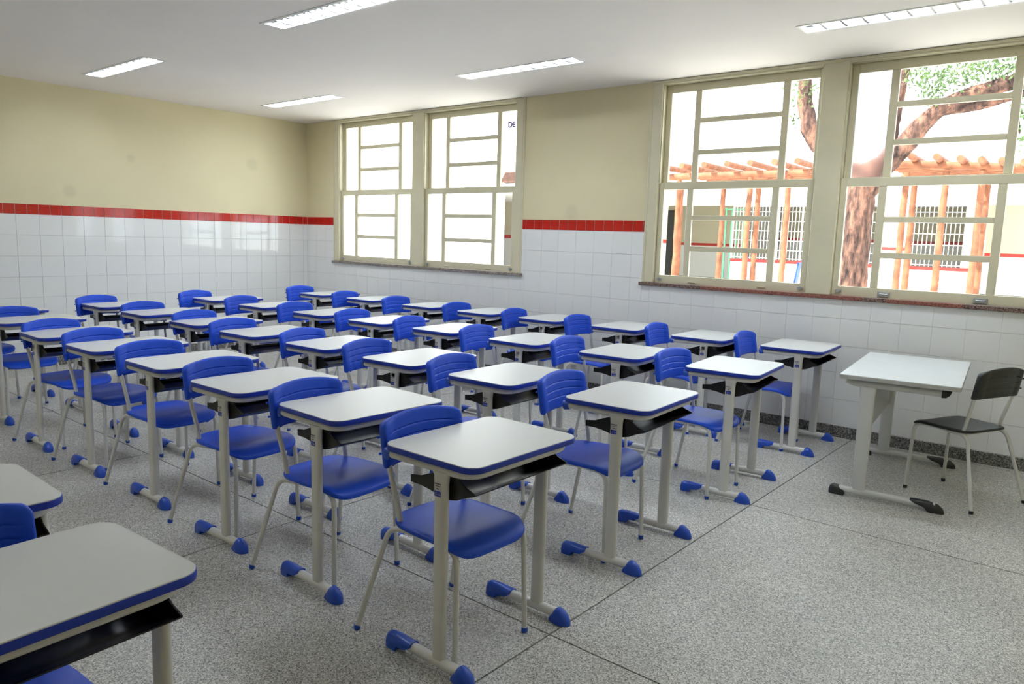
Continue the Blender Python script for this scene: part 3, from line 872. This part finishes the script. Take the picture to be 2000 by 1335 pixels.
def far_building():
    r = tag(empty('school_building', (0, 19, 0)), 'cream school building with red band across the courtyard', 'building')
    def bx(nm, m, x0, x1, y0, y1, z0, z1, par=None):
        return MB().box(x0, x1, y0 - 19, y1 - 19, z0, z1).build(nm, M[m], par or r)
    for i, (x0, x1, yw, zb0) in enumerate(((-14, -2.6, 22.0, 1.36), (-2.6, 4.75, 24.5, 1.67), (4.75, 22, 22.0, 1.32))):
        w = bx('wall', 'render_cream', x0, x1, yw, yw + 0.25, zb0 + 0.10, 4.0)
        bx('dado', 'dado', x0, x1, yw - 0.01, yw + 0.25, 0.12, zb0, w)
        bx('red_band', 'red_band', x0, x1, yw - 0.02, yw + 0.25, zb0, zb0 + 0.10, w)
        bx('skirting', 'skirting', x0, x1, yw - 0.015, yw + 0.25, -0.02, 0.12, w)
    bx('return_wall', 'dado', 4.70, 4.95, 19.6, 24.5, -0.02, 3.2)
    bx('return_wall', 'dado', -2.75, -2.6, 21.0, 24.5, -0.02, 3.2)
    for (x0, x1) in ((-2.45, 2.5), (3.25, 4.95)):
        p = bx('parapet', 'dado', x0, x1, 19.5, 19.65, -0.02, 0.86)
        bx('red_band', 'red_band', x0, x1, 19.49, 19.66, 0.86, 0.96, p)
        g = MB()
        n = int((x1 - x0) / 0.115)
        for k in range(n + 1):
            xx = x0 + (x1 - x0) * k / n
            wv = 0.03 if k % 7 == 0 else 0.009
            g.box(xx - wv, xx + wv, 0.54, 0.58, 0.97, 2.8)
        for z in (1.02, 1.30, 1.62, 1.95, 2.28, 2.60, 2.78):
            g.box(x0, x1, 0.55, 0.58, z - 0.012, z + 0.012)
        g.build('grille', M['white_metal'], r)
    for x0, x1 in ((2.52, 3.28), (-5.55, -5.35), (8.2, 8.9)):
        c = bx('pillar', 'render_white', x0, x1, 18.9, 19.5, -0.02, 2.8)
        bx('red_band', 'red_band', x0 - 0.005, x1 + 0.005, 18.89, 19.4, 1.42, 1.52, c)
    d = bx('doorway_shade_panel', 'doorway_shade', -6.4, -5.9, 21.93, 22.0, 0, 2.75)  # flat slab on the wall, the doorway's inner shade put into its dark colour
    bx('fascia', 'render_white', -14, 22, 18.4, 18.7, 2.76, 3.35)
    bx('soffit', 'render_white', -14, 22, 18.7, 24.8, 2.95, 3.1)
    v = [(-14, -0.9, 3.35), (22, -0.9, 3.35), (22, 6, 5.0), (-14, 6, 5.0), (-14, -0.9, 3.45), (22, -0.9, 3.45), (22, 6, 5.1), (-14, 6, 5.1)]
    MB().add(v, [(0, 3, 2, 1), (4, 5, 6, 7), (0, 1, 5, 4), (1, 2, 6, 5), (2, 3, 7, 6), (3, 0, 4, 7)]).build('roof', M['render_white'], r)
far_building()
def mint_gate():
    r = tag(empty('mint_gate', (-2.7, 20, 0)), 'mint green barred gate before the far building', 'gate')
    for x in (-0.44, -0.23, 0.0, 0.2, 0.45):
        MB().box(x - 0.028, x + 0.028, -0.02, 0.02, 0.05, 2.75).build('bar', M['mint'], r)
    for z in (0.15, 2.70):
        MB().box(-0.46, 0.47, -0.015, 0.015, z - 0.025, z + 0.025).build('rail', M['mint'], r)
mint_gate()
bp_ = MB().add([(-0.05, -0.2, 0), (0.0, -0.2, 0), (0.13, -0.2, 1.0), (0.08, -0.2, 1.0), (-0.05, 0.05, 0), (0.0, 0.05, 0), (0.13, 0.05, 1.0), (0.08, 0.05, 1.0)],
               [(0, 1, 2, 3), (7, 6, 5, 4), (0, 4, 5, 1), (1, 5, 6, 2), (2, 6, 7, 3), (3, 7, 4, 0)])
tag(bp_.build('leaning_board', M['blue'], None, loc=(0.78, 17.0, -0.02)), 'blue board leaning in the courtyard before the parapet', 'board')

def log(path, r0, r1, parent, name, n=9):
    P = [Vector(p) for p in path]
    m = 9
    pts, rad = [], []
    for k in range(m):
        t = k / (m - 1)
        p = P[0].lerp(P[1], t) + Vector((random.uniform(-1, 1), random.uniform(-1, 1), random.uniform(-0.3, 0.3))) * (0.012 if 0 < k < m - 1 else 0)
        pts.append(p); rad.append((r0 * (1 - t) + r1 * t) * random.uniform(0.95, 1.06))
    return MB().tube(pts, rad, n).build(name, M['log'], parent, smooth=50)
def pergola():
    r = tag(empty('log_pergola', (2.5, 12, 0)), 'rustic log pergola with round rafters in the courtyard', 'pergola')
    ox = -2.5
    for x in (-0.72, 1.20, 2.15, 4.69, 5.44, 6.11): log([(x + ox, 0, -0.03), (x + ox, 0, 3.12)], 0.075, 0.065, r, 'post')
    for x in (-2.19, -0.83, 0.22, 4.22, 5.79): log([(x + ox, 3, -0.03), (x + ox, 3, 3.12)], 0.08, 0.07, r, 'post')
    for a, b_ in (((-1.3, 3.16), (2.6, 3.18)), ((4.1, 3.33), (7.6, 3.10))):
        log([(a[0] + ox, 0, a[1]), (b_[0] + ox, 0, b_[1])], 0.085, 0.08, r, 'beam')
    log([(-3 + ox, 3, 3.20), (2.6 + ox, 3, 3.20)], 0.085, 0.08, r, 'beam')
    log([(3.9 + ox, 3, 3.26), (7.8 + ox, 3, 3.16)], 0.085, 0.08, r, 'beam')
    x = -1.1
    for x in (-1.0, -0.4, 0.2, 0.8, 1.38, 1.97, 2.5):
        log([(x + ox, -0.55, 3.40), (x + ox - 0.25, 4.2, 3.42)], 0.075, 0.07, r, 'rafter', 12)
    for x, z in ((4.38, 3.44), (4.86, 3.40), (5.33, 3.37), (5.76, 3.32), (6.13, 3.28), (6.48, 3.25), (6.85, 3.21), (7.2, 3.18)):
        log([(x + ox, -0.55, z), (x + ox - 0.25, 4.2, z + 0.02)], 0.075, 0.07, r, 'rafter', 12)
    for k in range(9):
        y = 0.5 + k * 0.42
        log([(-1.2 + ox, y, 3.28), (2.6 + ox, y, 3.29)], 0.03, 0.03, r, 'batten', 6)
        log([(4.1 + ox, y, 3.30), (7.6 + ox, y, 3.10)], 0.03, 0.03, r, 'batten', 6)
pergola()

def tree():
    r = tag(empty('courtyard_tree', (4.85, 8, 0)), 'thick leaning tree with reddish bark outside the rightmost window', 'tree')
    def limb(nm, pts, rad, n=14):
        P = []
        R_ = []
        for i in range(len(pts) - 1):
            a, b_ = Vector(pts[i]), Vector(pts[i + 1])
            for k in range(5):
                t = k / 5
                P.append(a.lerp(b_, t)); R_.append(rad[i] * (1 - t) + rad[i + 1] * t)
        P.append(Vector(pts[-1])); R_.append(rad[-1])
        P = [Vector((p.x - 4.85, p.y - 8, p.z)) for p in P]
        m_ = MB().tube(P, R_, n)
        m_.v = [(x + random.uniform(-1, 1) * 0.018, y + random.uniform(-1, 1) * 0.018, z) for x, y, z in m_.v]
        return m_.build(nm, M['bark'], r, smooth=60)
    limb('trunk', [(4.80, 8, -0.1), (4.84, 8, 0.8), (4.85, 8, 1.8), (4.87, 8, 2.4), (5.02, 8, 2.75), (5.15, 8.0, 2.95)], [0.36, 0.27, 0.25, 0.245, 0.25, 0.26])
    limb('branch', [(5.08, 8, 2.80), (5.44, 8, 3.12), (5.70, 8, 3.50), (6.0, 8, 3.80), (6.3, 8, 3.92), (6.8, 8, 4.06), (7.6, 8.1, 4.2)], [0.22, 0.165, 0.145, 0.125, 0.12, 0.12, 0.10])
    limb('branch', [(5.12, 8, 2.85), (5.26, 8.1, 3.3), (5.28, 8.1, 3.9), (5.36, 8.1, 4.6)], [0.19, 0.09, 0.10, 0.09])
    limb('branch', [(5.0, 8, 2.75), (4.45, 8.1, 3.0), (4.0, 8.1, 3.28), (3.86, 8.1, 3.6), (3.74, 8.1, 4.1), (3.70, 8.1, 4.7)], [0.2, 0.13, 0.10, 0.15, 0.13, 0.10])
    limb('branch', [(6.0, 8, 3.75), (6.5, 8.1, 3.80), (7.1, 8.2, 3.95)], [0.10, 0.09, 0.06], 8)
    limb('twig', [(7.0, 8, 4.05), (7.06, 8, 3.7), (7.1, 8, 3.3)], [0.02, 0.015, 0.01], 6)
    lb = MB()
    rnd = random.Random(3)
    def clump(c, s, n):
        for _ in range(n):
            p = Vector(c) + Vector((rnd.gauss(0, s[0]), rnd.gauss(0, s[1]), rnd.gauss(0, s[2])))
            a = rnd.uniform(0.025, 0.055)
            u = Vector((rnd.gauss(0, 1), rnd.gauss(0, 1), rnd.gauss(0, 1))).normalized()
            w = u.cross(Vector((rnd.gauss(0, 1), rnd.gauss(0, 1), rnd.gauss(0, 1)))).normalized()
            p -= Vector((4.85, 8, 0))
            lb.add([p - u * a, p + w * a * 0.45, p + u * a, p - w * a * 0.45], [(0, 1, 2, 3)])
    clump((5.75, 8.0, 4.30), (0.22, 0.3, 0.16), 330)
    clump((6.30, 8.0, 4.32), (0.30, 0.3, 0.14), 420)
    clump((6.90, 8.0, 4.32), (0.28, 0.3, 0.14), 420)
    clump((5.90, 8.0, 4.00), (0.10, 0.2, 0.10), 60)
    clump((7.10, 8.0, 3.55), (0.07, 0.1, 0.28), 110)
    clump((3.75, 8.0, 4.25), (0.16, 0.2, 0.16), 130)
    clump((3.55, 8.0, 3.75), (0.05, 0.1, 0.08), 25)
    clump((6.0, 8.0, 5.2), (1.4, 1.2, 0.35), 2600)
    fo = lb.build('foliage', M['leaf'], r); fo['kind'] = 'stuff'
tree()

def white_block():
    r = tag(empty('white_building', (-14, 12, 0)), 'bright white two-storey building seen through the far window pair', 'building')
    def bx(nm, m, x0, x1, y0, y1, z0, z1, par=None):
        return MB().box(x0 + 14, x1 + 14, y0 - 12, y1 - 12, z0, z1).build(nm, M[m], par or r)
    bx('ground_floor', 'render_white', -34, -14.0, 12.3, 17.5, -0.02, 3.46)
    bx('front_wall', 'render_white', -34, -6.76, 12, 12.07, -0.02, 3.455)
    up = bx('upper_floor', 'render_white', -34, -3.9, 12.05, 17.5, 3.46, 5.05)
    bx('parapet', 'dado', -34, -3.9, 12.35, 17.5, 5.05, 7.2)
    bx('corridor_wall', 'render_cream', -14, -3.9, 17.2, 17.4, 1.55, 3.4)
    bx('corridor_dado', 'dado', -14, -3.9, 17.19, 17.4, 0.0, 1.42)
    bx('red_band', 'red_band', -14, -3.9, 17.18, 17.4, 1.42, 1.55)
    bx('soffit', 'render_white', -14, -3.9, 12.08, 17.2, 2.86, 3.135)
    er_ = MB()
    for k in range(6):
        z = 3.14 + k * 0.055
        er_.box(-6.72 + 14, -3.9 + 14, -0.25 + k * 0.045, 0.1, z, z + 0.05)
    er_.build('tiled_eave', M['roof_tile'], r)
    # faded painted lettering on the upper wall
    cu = bpy.data.curves.new('lettering', 'FONT')
    cu.body = 'DE ABREU'; cu.size = 0.23; cu.extrude = 0.003; cu.offset = 0.012
    cu.align_x = 'LEFT'
    t = bpy.data.objects.new('lettering_curve', cu)
    COL.objects.link(t)
    dg = bpy.context.evaluated_depsgraph_get()
    me = bpy.data.meshes.new_from_object(t.evaluated_get(dg))
    bpy.data.objects.remove(t); 
    me.name = 'lettering'
    me.materials.clear()
    o = obj('lettering', me, M['sign_print'], r, (-6.70 + 14, 0.045, 4.83))
    o.rotation_euler = (PI / 2, 0, 0)
white_block()
